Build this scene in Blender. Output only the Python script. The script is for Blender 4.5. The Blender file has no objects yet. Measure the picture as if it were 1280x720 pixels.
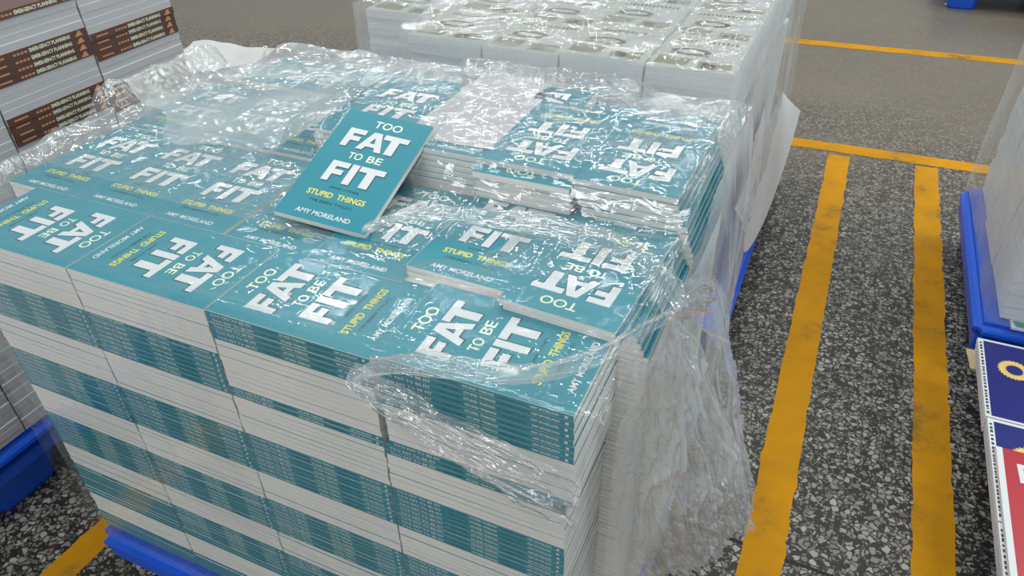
import bpy, bmesh, math, random
import numpy as np
from mathutils import Vector, Matrix, Euler

# ------------------------------------------------------------------ camera, world, lights
C = bpy.context.scene.collection
SC = bpy.context.scene
U = 0.524                       # metres per layout unit (camera height over the stack top = 1 unit)
H0 = 2.45                       # camera height over the floor, in units
def P(x, y, z): return Vector((U*x, U*y, U*(z+H0)))

cam = bpy.data.objects.new('camera', bpy.data.cameras.new('camera')); C.objects.link(cam)
cam.location = P(0, 0, 0)
cam.rotation_euler = (math.radians(54.154), math.radians(0.941), math.radians(23.901))
cam.data.sensor_width = 36; cam.data.lens = 922.9/1280*36
cam.data.clip_start = 0.02
SC.camera = cam

w = bpy.data.worlds.new('world'); SC.world = w; w.use_nodes = True
w.node_tree.nodes['Background'].inputs[0].default_value = (0.92, 0.96, 1.0, 1)
w.node_tree.nodes['Background'].inputs[1].default_value = 0.56
def area(name, loc, size, sy, power, col=(1, 1, 1), target=None):
    l = bpy.data.lights.new(name, 'AREA'); l.shape = 'RECTANGLE'; l.size = size; l.size_y = sy
    l.energy = power; l.color = col
    o = bpy.data.objects.new(name, l); C.objects.link(o); o.location = loc
    if target is not None:
        o.rotation_euler = (Vector(target)-Vector(loc)).to_track_quat('-Z', 'Y').to_euler()
    return o
for i, (lx, ly) in enumerate([(-3.2, 0.9), (-3.2, 3.6), (-0.6, 2.6), (-0.6, 5.4), (2.0, 0.9), (2.0, 3.6), (-3.2, 6.4), (2.0, 6.4), (-0.9, -1.2)]):
    area('tube_light', (lx, ly, 4.3), 1.3, 0.10, 36, (0.97, 1.0, 0.98))
area('skylight', (4.5, 3.5, 3.6), 2.2, 1.2, 70, (0.90, 1.0, 0.93), (-0.3, 0.8, 0.8))
SC.view_settings.view_transform = 'Standard'; SC.view_settings.look = 'None'
SC.view_settings.gamma = 1; SC.view_settings.exposure = -0.13
SC.cycles.use_denoising = True
SC.cycles.transparent_max_bounces = 16

area('front_fill_light', (-0.9, -2.6, 2.6), 2.4, 0.5, 34, (0.98, 0.97, 1.0), (-0.6, 0.6, 0.5))  # added fill light from the camera side, lifts the front face of the stack

# ------------------------------------------------------------------ materials
def srgb(r, g, b):
    f = lambda c: (c/255/12.92) if c/255 <= .04045 else ((c/255+.055)/1.055)**2.4
    return (f(r), f(g), f(b), 1)
def mat(name, col, rough=.5, bump=0, bscale=200, var=0, vscale=8, spec=.5, coat=0):
    m = bpy.data.materials.new(name); m.use_nodes = True
    n = m.node_tree.nodes; l = m.node_tree.links; b = n['Principled BSDF']
    b.inputs['Base Color'].default_value = col; b.inputs['Roughness'].default_value = rough
    b.inputs['Specular IOR Level'].default_value = spec
    if coat: b.inputs['Coat Weight'].default_value = coat; b.inputs['Coat Roughness'].default_value = .15
    tc = n.new('ShaderNodeTexCoord')
    if var:
        nz = n.new('ShaderNodeTexNoise'); nz.inputs['Scale'].default_value = vscale; nz.inputs['Detail'].default_value = 5
        l.new(tc.outputs['Object'], nz.inputs['Vector'])
        mx = n.new('ShaderNodeMix'); mx.data_type = 'RGBA'
        mx.inputs['A'].default_value = tuple(c*(1-var) for c in col[:3])+(1,)
        mx.inputs['B'].default_value = tuple(min(1, c*(1+var)) for c in col[:3])+(1,)
        l.new(nz.outputs['Fac'], mx.inputs['Factor']); l.new(mx.outputs['Result'], b.inputs['Base Color'])
    if bump:
        nb = n.new('ShaderNodeTexNoise'); nb.inputs['Scale'].default_value = bscale
        l.new(tc.outputs['Object'], nb.inputs['Vector'])
        bp = n.new('ShaderNodeBump'); bp.inputs['Strength'].default_value = bump; bp.inputs['Distance'].default_value = .002
        l.new(nb.outputs['Fac'], bp.inputs['Height']); l.new(bp.outputs['Normal'], b.inputs['Normal'])
    return m
def page_mat(name, col, dark):
    """cut paper edges: fine layered lines parallel to the sheets"""
    m = mat(name, col, .8, spec=.2); n = m.node_tree.nodes; l = m.node_tree.links; b = n['Principled BSDF']
    tc = n.new('ShaderNodeTexCoord'); mp = n.new('ShaderNodeMapping'); mp.inputs['Scale'].default_value = (6, 6, 900)
    nz = n.new('ShaderNodeTexNoise'); nz.inputs['Scale'].default_value = 1; nz.inputs['Detail'].default_value = 4
    l.new(tc.outputs['Object'], mp.inputs['Vector']); l.new(mp.outputs['Vector'], nz.inputs['Vector'])
    cr = n.new('ShaderNodeValToRGB'); cr.color_ramp.elements[0].position = .35; cr.color_ramp.elements[0].color = dark
    cr.color_ramp.elements[1].position = .6; cr.color_ramp.elements[1].color = col
    l.new(nz.outputs['Fac'], cr.inputs[0]); l.new(cr.outputs[0], b.inputs['Base Color'])
    bp = n.new('ShaderNodeBump'); bp.inputs['Strength'].default_value = .25; bp.inputs['Distance'].default_value = .0006
    l.new(nz.outputs['Fac'], bp.inputs['Height']); l.new(bp.outputs['Normal'], b.inputs['Normal'])
    return m
M = dict(
    teal=mat('teal_cover', srgb(28, 130, 146), .38, var=.06, vscale=20),
    pages=page_mat('pages', srgb(238, 235, 230), srgb(212, 209, 204)),
    card_edge=mat('cover_cut_edge', srgb(205, 212, 208), .7),
    white=mat('print_white', srgb(208, 212, 214), .5),
    cream=mat('print_cream', srgb(222, 232, 205), .45),
    yellow=mat('print_yellow', srgb(222, 212, 92), .45),
    dark=mat('print_dark', srgb(22, 62, 72), .45),
    blue=mat('blue_plastic', srgb(22, 88, 205), .42, bump=.1, bscale=300, var=.1, vscale=5),
    brown=mat('brown_cover', srgb(92, 62, 52), .45, var=.12, vscale=15),
    tan=mat('print_tan', srgb(196, 140, 100), .5),
    lwhite=page_mat('bright_pages', srgb(228, 230, 232), srgb(212, 213, 216)),
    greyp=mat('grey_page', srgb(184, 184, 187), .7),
    sage=mat('sage_cover', srgb(172, 178, 168), .4, var=.1, vscale=9),
    olive=mat('print_olive', srgb(128, 128, 108), .4, var=.25, vscale=30),
    ink=mat('print_ink', srgb(52, 56, 56), .4),
    navy=mat('navy_cover', srgb(26, 34, 112), .3, var=.1),
    red=mat('red_cover', srgb(172, 44, 52), .35, var=.05),
    gold=mat('print_gold', srgb(222, 192, 110), .35),
    paper=mat('loose_paper', srgb(200, 200, 197), .7, var=.05, vscale=6),
    card=mat('cardboard', srgb(190, 170, 135), .8, var=.1),
    rednote=mat('print_rust', srgb(176, 96, 72), .6),
)
def paint_mat():
    m = mat('yellow_floor_paint', spec=.2, col=srgb(200, 138, 4), rough=.75, bump=.15, bscale=120)
    n = m.node_tree.nodes; l = m.node_tree.links; b = n['Principled BSDF']
    tc = n.new('ShaderNodeTexCoord')
    nz = n.new('ShaderNodeTexNoise'); nz.inputs['Scale'].default_value = 5; nz.inputs['Detail'].default_value = 8; nz.inputs['Roughness'].default_value = .7
    l.new(tc.outputs['Object'], nz.inputs['Vector'])
    cr = n.new('ShaderNodeValToRGB'); e = cr.color_ramp.elements
    e[0].position = .32; e[0].color = srgb(120, 92, 40); e[1].position = .45; e[1].color = srgb(186, 130, 14)
    q = e.new(.62); q.color = srgb(202, 140, 2)
    l.new(nz.outputs['Fac'], cr.inputs[0]); l.new(cr.outputs[0], b.inputs['Base Color'])
    return m
M['paint'] = paint_mat()
def floor_mat():
    m = mat('terrazzo', (0, 0, 0, 1), .42, spec=.3); n = m.node_tree.nodes; l = m.node_tree.links; b = n['Principled BSDF']
    tc = n.new('ShaderNodeTexCoord')
    def vor(scale, feat='F1', rnd=1):
        v = n.new('ShaderNodeTexVoronoi'); v.inputs['Scale'].default_value = scale; v.feature = feat; v.inputs['Randomness'].default_value = rnd
        l.new(wv.outputs[0], v.inputs['Vector']); return v
    nw = n.new('ShaderNodeTexNoise'); nw.inputs['Scale'].default_value = 60; nw.inputs['Detail'].default_value = 2
    l.new(tc.outputs['Object'], nw.inputs['Vector'])
    sub = n.new('ShaderNodeVectorMath'); sub.operation = 'MULTIPLY_ADD'
    l.new(nw.outputs['Color'], sub.inputs[0]); sub.inputs[1].default_value = (.012, .012, 0); l.new(tc.outputs['Object'], sub.inputs[2])
    wv = sub
    out = None
    for sc, lo in ((78, .16), (135, .2)):
        ed = vor(sc, 'DISTANCE_TO_EDGE'); v = vor(sc)
        sep = n.new('ShaderNodeSeparateColor'); l.new(v.outputs['Color'], sep.inputs[0])
        g = n.new('ShaderNodeMath'); g.operation = 'GREATER_THAN'; l.new(sep.outputs[0], g.inputs[0]); g.inputs[1].default_value = .38
        mr = n.new('ShaderNodeMapRange'); mr.inputs['From Min'].default_value = lo*.55; mr.inputs['From Max'].default_value = lo
        l.new(ed.outputs['Distance'], mr.inputs['Value'])
        mu = n.new('ShaderNodeMath'); mu.operation = 'MULTIPLY'; l.new(mr.outputs[0], mu.inputs[0]); l.new(g.outputs[0], mu.inputs[1])
        mm = n.new('ShaderNodeMath'); mm.operation = 'MULTIPLY'; l.new(mu.outputs[0], mm.inputs[0])
        pw = n.new('ShaderNodeMapRange'); pw.inputs['To Min'].default_value = .3; l.new(sep.outputs[1], pw.inputs['Value'])
        l.new(pw.outputs[0], mm.inputs[1])
        if out is None: out = mm
        else:
            mx = n.new('ShaderNodeMath'); mx.operation = 'MAXIMUM'; l.new(out.outputs[0], mx.inputs[0])
            sc2 = n.new('ShaderNodeMath'); sc2.operation = 'MULTIPLY'; sc2.inputs[1].default_value = .75; l.new(mm.outputs[0], sc2.inputs[0])
            l.new(sc2.outputs[0], mx.inputs[1]); out = mx
    cr = n.new('ShaderNodeValToRGB'); e = cr.color_ramp.elements
    e[0].position = 0; e[0].color = srgb(38, 35, 31); e[1].position = 1; e[1].color = srgb(168, 165, 156)
    l.new(out.outputs[0], cr.inputs[0])
    # worn, dusty far aisle: the chips are buried under a film of dirt
    sep = n.new('ShaderNodeSeparateXYZ'); l.new(tc.outputs['Object'], sep.inputs[0])
    nd = n.new('ShaderNodeTexNoise'); nd.inputs['Scale'].default_value = 1.3; nd.inputs['Detail'].default_value = 6
    l.new(tc.outputs['Object'], nd.inputs['Vector'])
    ad = n.new('ShaderNodeMath'); ad.operation = 'MULTIPLY_ADD'; l.new(nd.outputs['Fac'], ad.inputs[0]); ad.inputs[1].default_value = 2.2; l.new(sep.outputs[1], ad.inputs[2])
    mr = n.new('ShaderNodeMapRange'); mr.inputs['From Min'].default_value = 3.3; mr.inputs['From Max'].default_value = 4.7; mr.inputs['To Min'].default_value = .06; mr.inputs['To Max'].default_value = .86
    l.new(ad.outputs[0], mr.inputs['Value'])
    mx = n.new('ShaderNodeMix'); mx.data_type = 'RGBA'; l.new(mr.outputs[0], mx.inputs['Factor'])
    l.new(cr.outputs[0], mx.inputs['A'])
    dr = n.new('ShaderNodeValToRGB'); dr.color_ramp.elements[0].color = srgb(98, 90, 78); dr.color_ramp.elements[1].color = srgb(128, 119, 104)
    l.new(nd.outputs['Fac'], dr.inputs[0]); l.new(dr.outputs[0], mx.inputs['B'])
    # saw-cut joint lines of the slabs
    l.new(mx.outputs['Result'], b.inputs['Base Color'])
    rr = n.new('ShaderNodeMapRange'); rr.inputs['To Min'].default_value = .28; rr.inputs['To Max'].default_value = .5
    l.new(nd.outputs['Fac'], rr.inputs['Value']); l.new(rr.outputs[0], b.inputs['Roughness'])
    return m
M['floor'] = floor_mat()
M['joint'] = mat('joint_filler', srgb(34, 33, 31), .8)
def film_mat(name, haze, gloss, rough=.06, bump=.5, top=.42, tint=(.965, .975, .97)):
    """clear stretch film: clear, with mirror reflections that grow at grazing angles and a little milky haze"""
    m = bpy.data.materials.new(name); m.use_nodes = True
    n = m.node_tree.nodes; l = m.node_tree.links; n.remove(n['Principled BSDF']); o = n['Material Output']
    tr = n.new('ShaderNodeBsdfTransparent'); tr.inputs[0].default_value = (*tint, 1)
    gl = n.new('ShaderNodeBsdfGlossy'); gl.inputs['Roughness'].default_value = rough; gl.inputs[0].default_value = (1, 1, 1, 1)
    df = n.new('ShaderNodeBsdfDiffuse'); df.inputs[0].default_value = (.80, .84, .84, 1)
    tl = n.new('ShaderNodeBsdfTranslucent'); tl.inputs[0].default_value = (.80, .84, .84, 1)
    a0 = n.new('ShaderNodeMixShader'); a0.inputs[0].default_value = .5; l.new(df.outputs[0], a0.inputs[1]); l.new(tl.outputs[0], a0.inputs[2])
    tc = n.new('ShaderNodeTexCoord')
    n1 = n.new('ShaderNodeTexNoise'); n1.inputs['Scale'].default_value = 70; n1.inputs['Detail'].default_value = 3; n1.inputs['Distortion'].default_value = 1.2
    mp = n.new('ShaderNodeMapping'); mp.inputs['Scale'].default_value = (.3, 1, .6); mp.inputs['Rotation'].default_value = (0, 0, .12)
    l.new(tc.outputs['Object'], mp.inputs[0]); l.new(mp.outputs[0], n1.inputs['Vector'])
    bp = n.new('ShaderNodeBump'); bp.inputs['Strength'].default_value = bump; bp.inputs['Distance'].default_value = .004
    l.new(n1.outputs['Fac'], bp.inputs['Height'])
    fr = n.new('ShaderNodeFresnel'); ge = n.new('ShaderNodeNewGeometry'); io = n.new('ShaderNodeMapRange')
    io.inputs['To Min'].default_value = 1.5; io.inputs['To Max'].default_value = 1/1.5     # the same reflectance from both sides
    l.new(ge.outputs['Backfacing'], io.inputs['Value']); l.new(io.outputs[0], fr.inputs['IOR']); l.new(bp.outputs[0], fr.inputs['Normal']); l.new(bp.outputs[0], gl.inputs['Normal'])
    g2 = n.new('ShaderNodeMath'); g2.operation = 'MULTIPLY'; g2.inputs[1].default_value = gloss; l.new(fr.outputs[0], g2.inputs[0])
    g3 = n.new('ShaderNodeMath'); g3.operation = 'MINIMUM'; g3.inputs[1].default_value = top; l.new(g2.outputs[0], g3.inputs[0]); g2 = g3
    n2 = n.new('ShaderNodeTexNoise'); n2.inputs['Scale'].default_value = 5; n2.inputs['Detail'].default_value = 4; l.new(tc.outputs['Object'], n2.inputs['Vector'])
    hz = n.new('ShaderNodeMapRange'); hz.inputs['From Min'].default_value = .35; hz.inputs['From Max'].default_value = .7
    hz.inputs['To Min'].default_value = haze*.4; hz.inputs['To Max'].default_value = haze*1.6; l.new(n2.outputs['Fac'], hz.inputs['Value'])
    m1 = n.new('ShaderNodeMixShader'); l.new(hz.outputs[0], m1.inputs[0]); l.new(tr.outputs[0], m1.inputs[1]); l.new(a0.outputs[0], m1.inputs[2])
    m2 = n.new('ShaderNodeMixShader'); l.new(g2.outputs[0], m2.inputs[0]); l.new(m1.outputs[0], m2.inputs[1]); l.new(gl.outputs[0], m2.inputs[2])
    l.new(m2.outputs[0], o.inputs['Surface'])
    return m
M['film'] = film_mat('stretch_film', .09, 2.0)
M['film_thin'] = film_mat('taut_film', .04, .9, bump=.35, top=.16)
M['film_bunch'] = film_mat('gathered_film', .34, 2.4, rough=.06, bump=.3, top=.5)
M['film_curtain'] = film_mat('loose_curtain_film', .40, 2.6, rough=.05, bump=.5, top=.6)
M['film_milky'] = film_mat('layered_film', .36, 1.4, rough=.12, top=.22)
M['film_hazy'] = film_mat('hazy_film', .42, 2.2, rough=.06, top=.42)

# ------------------------------------------------------------------ mesh helpers
class MB:
    """collects polygons with material slots"""
    def __init__(s): s.v = []; s.f = []; s.m = []; s.mats = []
    def slot(s, name):
        if name not in s.mats: s.mats.append(name)
        return s.mats.index(name)
    def poly(s, pts, m):
        i = len(s.v); s.v += [tuple(p) for p in pts]; s.f.append(tuple(range(i, i+len(pts)))); s.m.append(s.slot(m))
    def box(s, a, b, m):
        (x0, y0, z0), (x1, y1, z1) = a, b
        q = [(x0, y0, z0), (x1, y0, z0), (x1, y1, z0), (x0, y1, z0), (x0, y0, z1), (x1, y0, z1), (x1, y1, z1), (x0, y1, z1)]
        i = len(s.v); s.v += q; k = s.slot(m)
        for f in ((0, 3, 2, 1), (4, 5, 6, 7), (0, 1, 5, 4), (1, 2, 6, 5), (2, 3, 7, 6), (3, 0, 4, 7)):
            s.f.append(tuple(i+j for j in f)); s.m.append(k)
    def prism(s, prof, y0, y1, m, sides=None):
        """profile in (x,z) swept along y"""
        i = len(s.v); n = len(prof); k = s.slot(m)
        s.v += [(x, y0, z) for x, z in prof]+[(x, y1, z) for x, z in prof]
        s.f.append(tuple(i+j for j in range(n))); s.m.append(k)
        s.f.append(tuple(i+n+j for j in reversed(range(n)))); s.m.append(k)
        for j in range(n):
            j2 = (j+1) % n; s.f.append((i+j, i+n+j, i+n+j2, i+j2)); s.m.append(s.slot(sides[j]) if sides else k)
    def add(s, verts, faces, m, fn=lambda p: p):
        i = len(s.v); s.v += [tuple(fn(p)) for p in verts]; k = s.slot(m)
        for f in faces: s.f.append(tuple(i+j for j in f)); s.m.append(k)
    def mesh(s, name):
        me = bpy.data.meshes.new(name); me.from_pydata(s.v, [], s.f)
        for k in s.mats: me.materials.append(M[k])
        me.polygons.foreach_set('material_index', s.m); me.update(); return me
def link(name, me, parent=None, loc=(0, 0, 0), rot=(0, 0, 0)):
    o = bpy.data.objects.new(name, me); C.objects.link(o); o.parent = parent; o.location = loc; o.rotation_euler = rot; return o
def tag(o, label=None, cat=None, group=None, kind=None):
    for k, v in (('label', label), ('category', cat), ('group', group), ('kind', kind)):
        if v: o[k] = v
    return o
def bevel(me, r, seg=2):
    bm = bmesh.new(); bm.from_mesh(me); bmesh.ops.bevel(bm, geom=[e for e in bm.edges if e.calc_length() > r*2.2], offset=r, segments=seg, affect='EDGES', clamp_overlap=True)
    bmesh.ops.recalc_face_normals(bm, faces=bm.faces)
    bm.to_mesh(me); bm.free(); return me
_tc = {}
def text_geo(body, bold=0.0, res=1):
    key = (body, bold, res)
    if key in _tc: return _tc[key]
    cu = bpy.data.curves.new('t', 'FONT'); cu.body = body; cu.resolution_u = res; cu.offset = bold; cu.fill_mode = 'FRONT'
    o = bpy.data.objects.new('t', cu); C.objects.link(o)
    dg = bpy.context.evaluated_depsgraph_get(); dg.update()
    me = bpy.data.meshes.new_from_object(o.evaluated_get(dg))
    v = np.array([p.co[:2] for p in me.vertices]); f = [tuple(p.vertices) for p in me.polygons]
    bpy.data.objects.remove(o); bpy.data.curves.remove(cu); bpy.data.meshes.remove(me)
    mn = v.min(0); sz = v.max(0)-mn; v = (v-mn)/sz
    _tc[key] = (v, f); return _tc[key]
def text(mb, body, box, m, fn, bold=0.0, slant=0, res=1):
    """fit text into box (u0,v0,u1,v1) and map with fn(u,v)"""
    v, f = text_geo(body, bold, res); u0, v0, u1, v1 = box
    mb.add([fn(u0+(u1-u0)*a+slant*b, v0+(v1-v0)*b) for a, b in v], f, m)
def letter(mb, ch, box, m, fn, st=.3):
    """heavy block capitals: F A T I as polygons in a unit box"""
    u0, v0, u1, v1 = box
    S = dict(
        F=[[(0, 0), (st, 0), (st, 1), (0, 1)], [(st, .74), (1, .74), (1, 1), (st, 1)], [(st, .36), (.86, .36), (.86, .60), (st, .60)]],
        T=[[(0, .74), (1, .74), (1, 1), (0, 1)], [(.5-st/2, 0), (.5+st/2, 0), (.5+st/2, .74), (.5-st/2, .74)]],
        I=[[(0, 0), (1, 0), (1, 1), (0, 1)]],
        A=[[(0, 0), (.26, 0), (.33, .2), (.5, .2), (.5, .4), (.40, .4), (.5, .72), (.5, 1), (.34, 1)], [(.5, 1), (.5, .72), (.60, .4), (.5, .4), (.5, .2), (.67, .2), (.74, 0), (1, 0), (.66, 1)]])[ch]
    for q in S: mb.poly([fn(u0+(u1-u0)*a, v0+(v1-v0)*b) for a, b in q], m)

# ------------------------------------------------------------------ floor and lines
mb = MB()
mb.box((-9, -3, -.05), (7, 10, 0), 'floor')
fl = link('floor', mb.mesh('floor')); tag(fl, kind='structure')
rnd = random.Random(4)
def strip(name, a, b, wd, label):
    """painted line from a to b (floor metres), with slightly ragged edges"""
    a = Vector(a); b = Vector(b); d = (b-a); L = d.length; d.normalize(); nrm = Vector((-d.y, d.x)); n = int(L/.03)
    mb = MB(); L_, R_ = [], []
    for i in range(n+1):
        p = a+d*(L*i/n); L_.append(p+nrm*(wd/2+rnd.gauss(0, .0016))); R_.append(p-nrm*(wd/2+rnd.gauss(0, .0016)))
    for i in range(n):
        mb.poly([(R_[i].x, R_[i].y, .0015), (R_[i+1].x, R_[i+1].y, .0015), (L_[i+1].x, L_[i+1].y, .0015), (L_[i].x, L_[i].y, .0015)], 'paint')
    for S in (L_, R_):
        for i in range(n):
            mb.poly([(S[i].x, S[i].y, 0), (S[i+1].x, S[i+1].y, 0), (S[i+1].x, S[i+1].y, .0015), (S[i].x, S[i].y, .0015)], 'paint')
    o = link(name, mb.mesh(name)); return tag(o, label, 'floor line', 'yellow floor markings')
u = U
strip('painted_line', (u*.150, -1.2), (u*.150, u*5.55), u*.151, 'yellow painted floor line running beside the teal book pallet')
strip('painted_line', (u*.735, -1.2), (u*.735, u*5.58), u*.150, 'second yellow floor line, nearer the pallet at the right edge')
strip('painted_line', (u*-11, u*5.50), (u*2.6, u*5.72), u*.150, 'yellow cross line where both long floor lines end')
strip('painted_line', (u*-3, u*8.10), (u*5, u*8.42), u*.155, 'far yellow cross line in front of the distant blue pallet')
strip('painted_line', (u*-2.235, -1.0), (u*-2.225, u*4.9), u*.118, 'yellow floor line between left white stack and teal book pallet')
mb = MB()
for (x0, y0, x1, y1) in ((-.6, 1.93, 2.6, 1.80), (-3.2, 1.15, -1.0, 1.15)):
    a = Vector((u*x0, u*y0)); b = Vector((u*x1, u*y1)); d = (b-a).normalized(); q = Vector((-d.y, d.x))*.004
    mb.poly([(*(a-q), .0006), (*(b-q), .0006), (*(b+q), .0006), (*(a+q), .0006)], 'joint')
tag(link('trim_1', mb.mesh('joint')), kind='structure')

# ------------------------------------------------------------------ pallets
def pallet(x0, x1, y0, y1, zt, label):
    """blue moulded plastic pallet: rounded deck with rim, nine tapered feet. layout units"""
    root = link('plastic_pallet', None, loc=P((x0+x1)/2, (y0+y1)/2, -H0)); tag(root, label, 'pallet', 'blue plastic pallets')
    W, D, H = (x1-x0)*U, (y1-y0)*U, (zt+H0)*U
    mb = MB(); th = .045
    mb.box((-W/2, -D/2, H-th), (W/2, D/2, H), 'blue'); me = bevel(mb.mesh('deck'), .018, 3); link('deck', me, root)
    mb = MB(); r = .03
    for a, b, c, d in ((-W/2+.01, -D/2+.01, W/2-.01, -D/2+r), (-W/2+.01, D/2-r, W/2-.01, D/2-.01), (-W/2+.01, -D/2+r, -W/2+r, D/2-r), (W/2-r, -D/2+r, W/2-.01, D/2-r)):
        mb.box((a, b, H-th-.03), (c, d, H-th+.001), 'blue')
    link('skirt', mb.mesh('skirt'), root)
    hl = H-th
    m0 = MB(); bw, tw = .075, .10
    prof = []
    for z, s in ((0, bw*.92), (.012, bw), (hl*.75, tw*.92), (hl, tw*1.08)):
        prof.append((z, s))
    rings = []
    for z, s in prof:
        c = s*.3; ring = [(s-c, -s), (s, -s+c), (s, s-c), (s-c, s), (-s+c, s), (-s, s-c), (-s, -s+c), (-s+c, -s)]
        rings.append([(x, y, z) for x, y in ring])
    V = [p for r_ in rings for p in r_]; F = [tuple(range(7, -1, -1))]
    for k in range(len(rings)-1):
        for j in range(8): F.append((k*8+j, k*8+(j+1) % 8, (k+1)*8+(j+1) % 8, (k+1)*8+j))
    m0.add(V, F, 'blue'); me = m0.mesh('foot')
    for sx in (-1, 0, 1):
        for sy in (-1, 0, 1): link('foot', me, root, (sx*(W/2-.115), sy*(D/2-.115), 0))
    return root
ZP = -2.12
pallet(-1.965, -.205, .825, 2.33, ZP, 'blue plastic pallet under the big stack of teal paperbacks')
pallet(-2.30, -.200, 2.78, 5.1, ZP, 'blue plastic pallet under the film-wrapped sage picture books')
pallet(-4.4, -2.575, -.35, 2.34, ZP, 'blue plastic pallet under the brown and white stack at left')
pallet(.83, 2.7, 3.22, 4.66, ZP, 'blue plastic pallet at the right edge under wrapped white stack')
pallet(.93, 2.7, 1.2, 3.10, -2.19, 'low blue pallet mostly hidden under navy and red covers')
pallet(.90, 3.3, 9.96, 11.6, -2.08, 'distant blue plastic pallet beyond the far yellow line')

# ------------------------------------------------------------------ the teal paperback
BW, BL, BT = .2575*U, .409*U, .0153*U       # width, length, thickness (m)
def cover_mesh(full, spine=True, name='cover'):
    mb = MB(); c = .00025; x0, x1 = -BW/2, BW/2; t = BT; r = .0011
    out = [(x1, t), (x0+r, t), (x0+r*.3, t-r*.3), (x0, t-r), (x0, r), (x0+r*.3, r*.3), (x0+r, 0), (x1, 0)]
    inn = [(x1, c), (x0+c*1.5, c), (x0+c*1.5, t-c), (x1, t-c)]
    # top plate, spine plate, bottom plate as three strips sharing the outline
    n = len(out)
    mb.prism([out[0], out[1], inn[2], inn[3]], -BL/2, BL/2, 'card_edge', ['teal', 'card_edge', 'card_edge', 'card_edge'])
    mb.prism([out[1], out[2], out[3], out[4], out[5], out[6], inn[1], inn[2]], -BL/2, BL/2, 'card_edge', ['teal']*5+['card_edge']*3)
    mb.prism([out[6], out[7], inn[0], inn[1]], -BL/2, BL/2, 'card_edge', ['teal', 'card_edge', 'card_edge', 'card_edge'])
    if full:
        def at(h): return lambda a, b: ((a-.5)*BW, (b-.5)*BL, t+h)
        s, p = at(.0001), at(.0002)
        def blk(ch, box, **k):
            d = .012
            letter(mb, ch, (box[0]+d, box[1]-d*.7, box[2]+d, box[3]-d*.7), 'dark', s, **k); letter(mb, ch, box, 'white', p, **k)
        blk('F', (.165, .655, .365, .83), st=.36); blk('A', (.345, .655, .635, .83)); blk('T', (.575, .655, .855, .83), st=.34)
        blk('F', (.225, .335, .43, .515), st=.36); blk('I', (.455, .335, .535, .515)); blk('T', (.55, .335, .83, .515), st=.34)
        text(mb, 'TOO', (.385, .872, .70, .938), 'cream', p, .012, res=4)
        text(mb, 'TO', (.335, .556, .49, .615), 'cream', p, .012, res=4); text(mb, 'BE', (.55, .556, .715, .615), 'cream', p, .012, res=4)
        text(mb, '(AND OTHER', (.37, .276, .70, .300), 'dark', p, .01)
        text(mb, 'STUPID  THINGS', (.185, .200, .82, .246), 'yellow', p, .025, res=3)
        text(mb, "I'VE BEEN TOLD)", (.26, .145, .72, .172), 'dark', p, .01)
        text(mb, 'AMY MORELAND', (.20, .045, .79, .082), 'white', p, .02, res=3)
    if spine:
        f = lambda a, b: (x0-.0001, (.5-a)*BL, r*.6+(t-r*1.2)*b)
        text(mb, 'TOO FAT TO BE FIT', (.03, .22, .30, .80), 'white', f, .03)
        text(mb, '(AND OTHER', (.345, .32, .45, .68), 'dark', f, .02)
        text(mb, 'STUPID THINGS', (.47, .25, .63, .75), 'cream', f, .02)
        text(mb, "I'VE BEEN TOLD)", (.65, .32, .78, .68), 'dark', f, .02)
        text(mb, 'AMY MORELAND', (.80, .25, .935, .75), 'white', f, .02)
        mb.poly([f(.96, .25), f(.975, .25), f(.975, .75), f(.96, .75)], 'white')
    return mb.mesh(name)
def page_mesh(bw, bl, bt, m='pages', name='page_block'):
    mb = MB(); c = .00026; mb.box((-bw/2+.001, -bl/2+.0002, c), (bw/2-.0002, bl/2-.0002, bt-c), m); return mb.mesh(name)
ME_full, ME_spine, ME_pages = cover_mesh(True), cover_mesh(False), page_mesh(BW, BL, BT)
ORD = 'first second third fourth fifth sixth seventh eighth ninth tenth eleventh twelfth thirteenth fourteenth fifteenth'.split()
NB = [0]
def nth(k):
    k += 1
    if k <= 15: return ORD[k-1]
    T_ = {1: 'twenty', 2: 'thirty', 3: 'forty', 4: 'fifty', 5: 'sixty'}
    if k < 20: return ['sixteenth', 'seventeenth', 'eighteenth', 'nineteenth'][k-16]
    a = {2: 'twent', 3: 'thirt', 4: 'fort', 5: 'fift', 6: 'sixt'}[k//10]
    return a+'ieth' if k % 10 == 0 else a+'y-'+ORD[k % 10-1]
def paperback(x, y, ztop, rot, full, label, group, jx=0, jy=0, jr=0, tilt=(0, 0)):
    """x,y centre and top height in layout units; rot in degrees (0 = title upright from the camera side)"""
    root = link('paperback', None, loc=P(x+jx, y+jy, ztop)-Vector((0, 0, BT)), rot=(tilt[0], tilt[1], math.radians(rot)+jr))
    tag(root, label, 'book', group); NB[0] += 1
    link('cover', ME_full if full else ME_spine, root); link('page_block', ME_pages, root)
    return root
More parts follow.
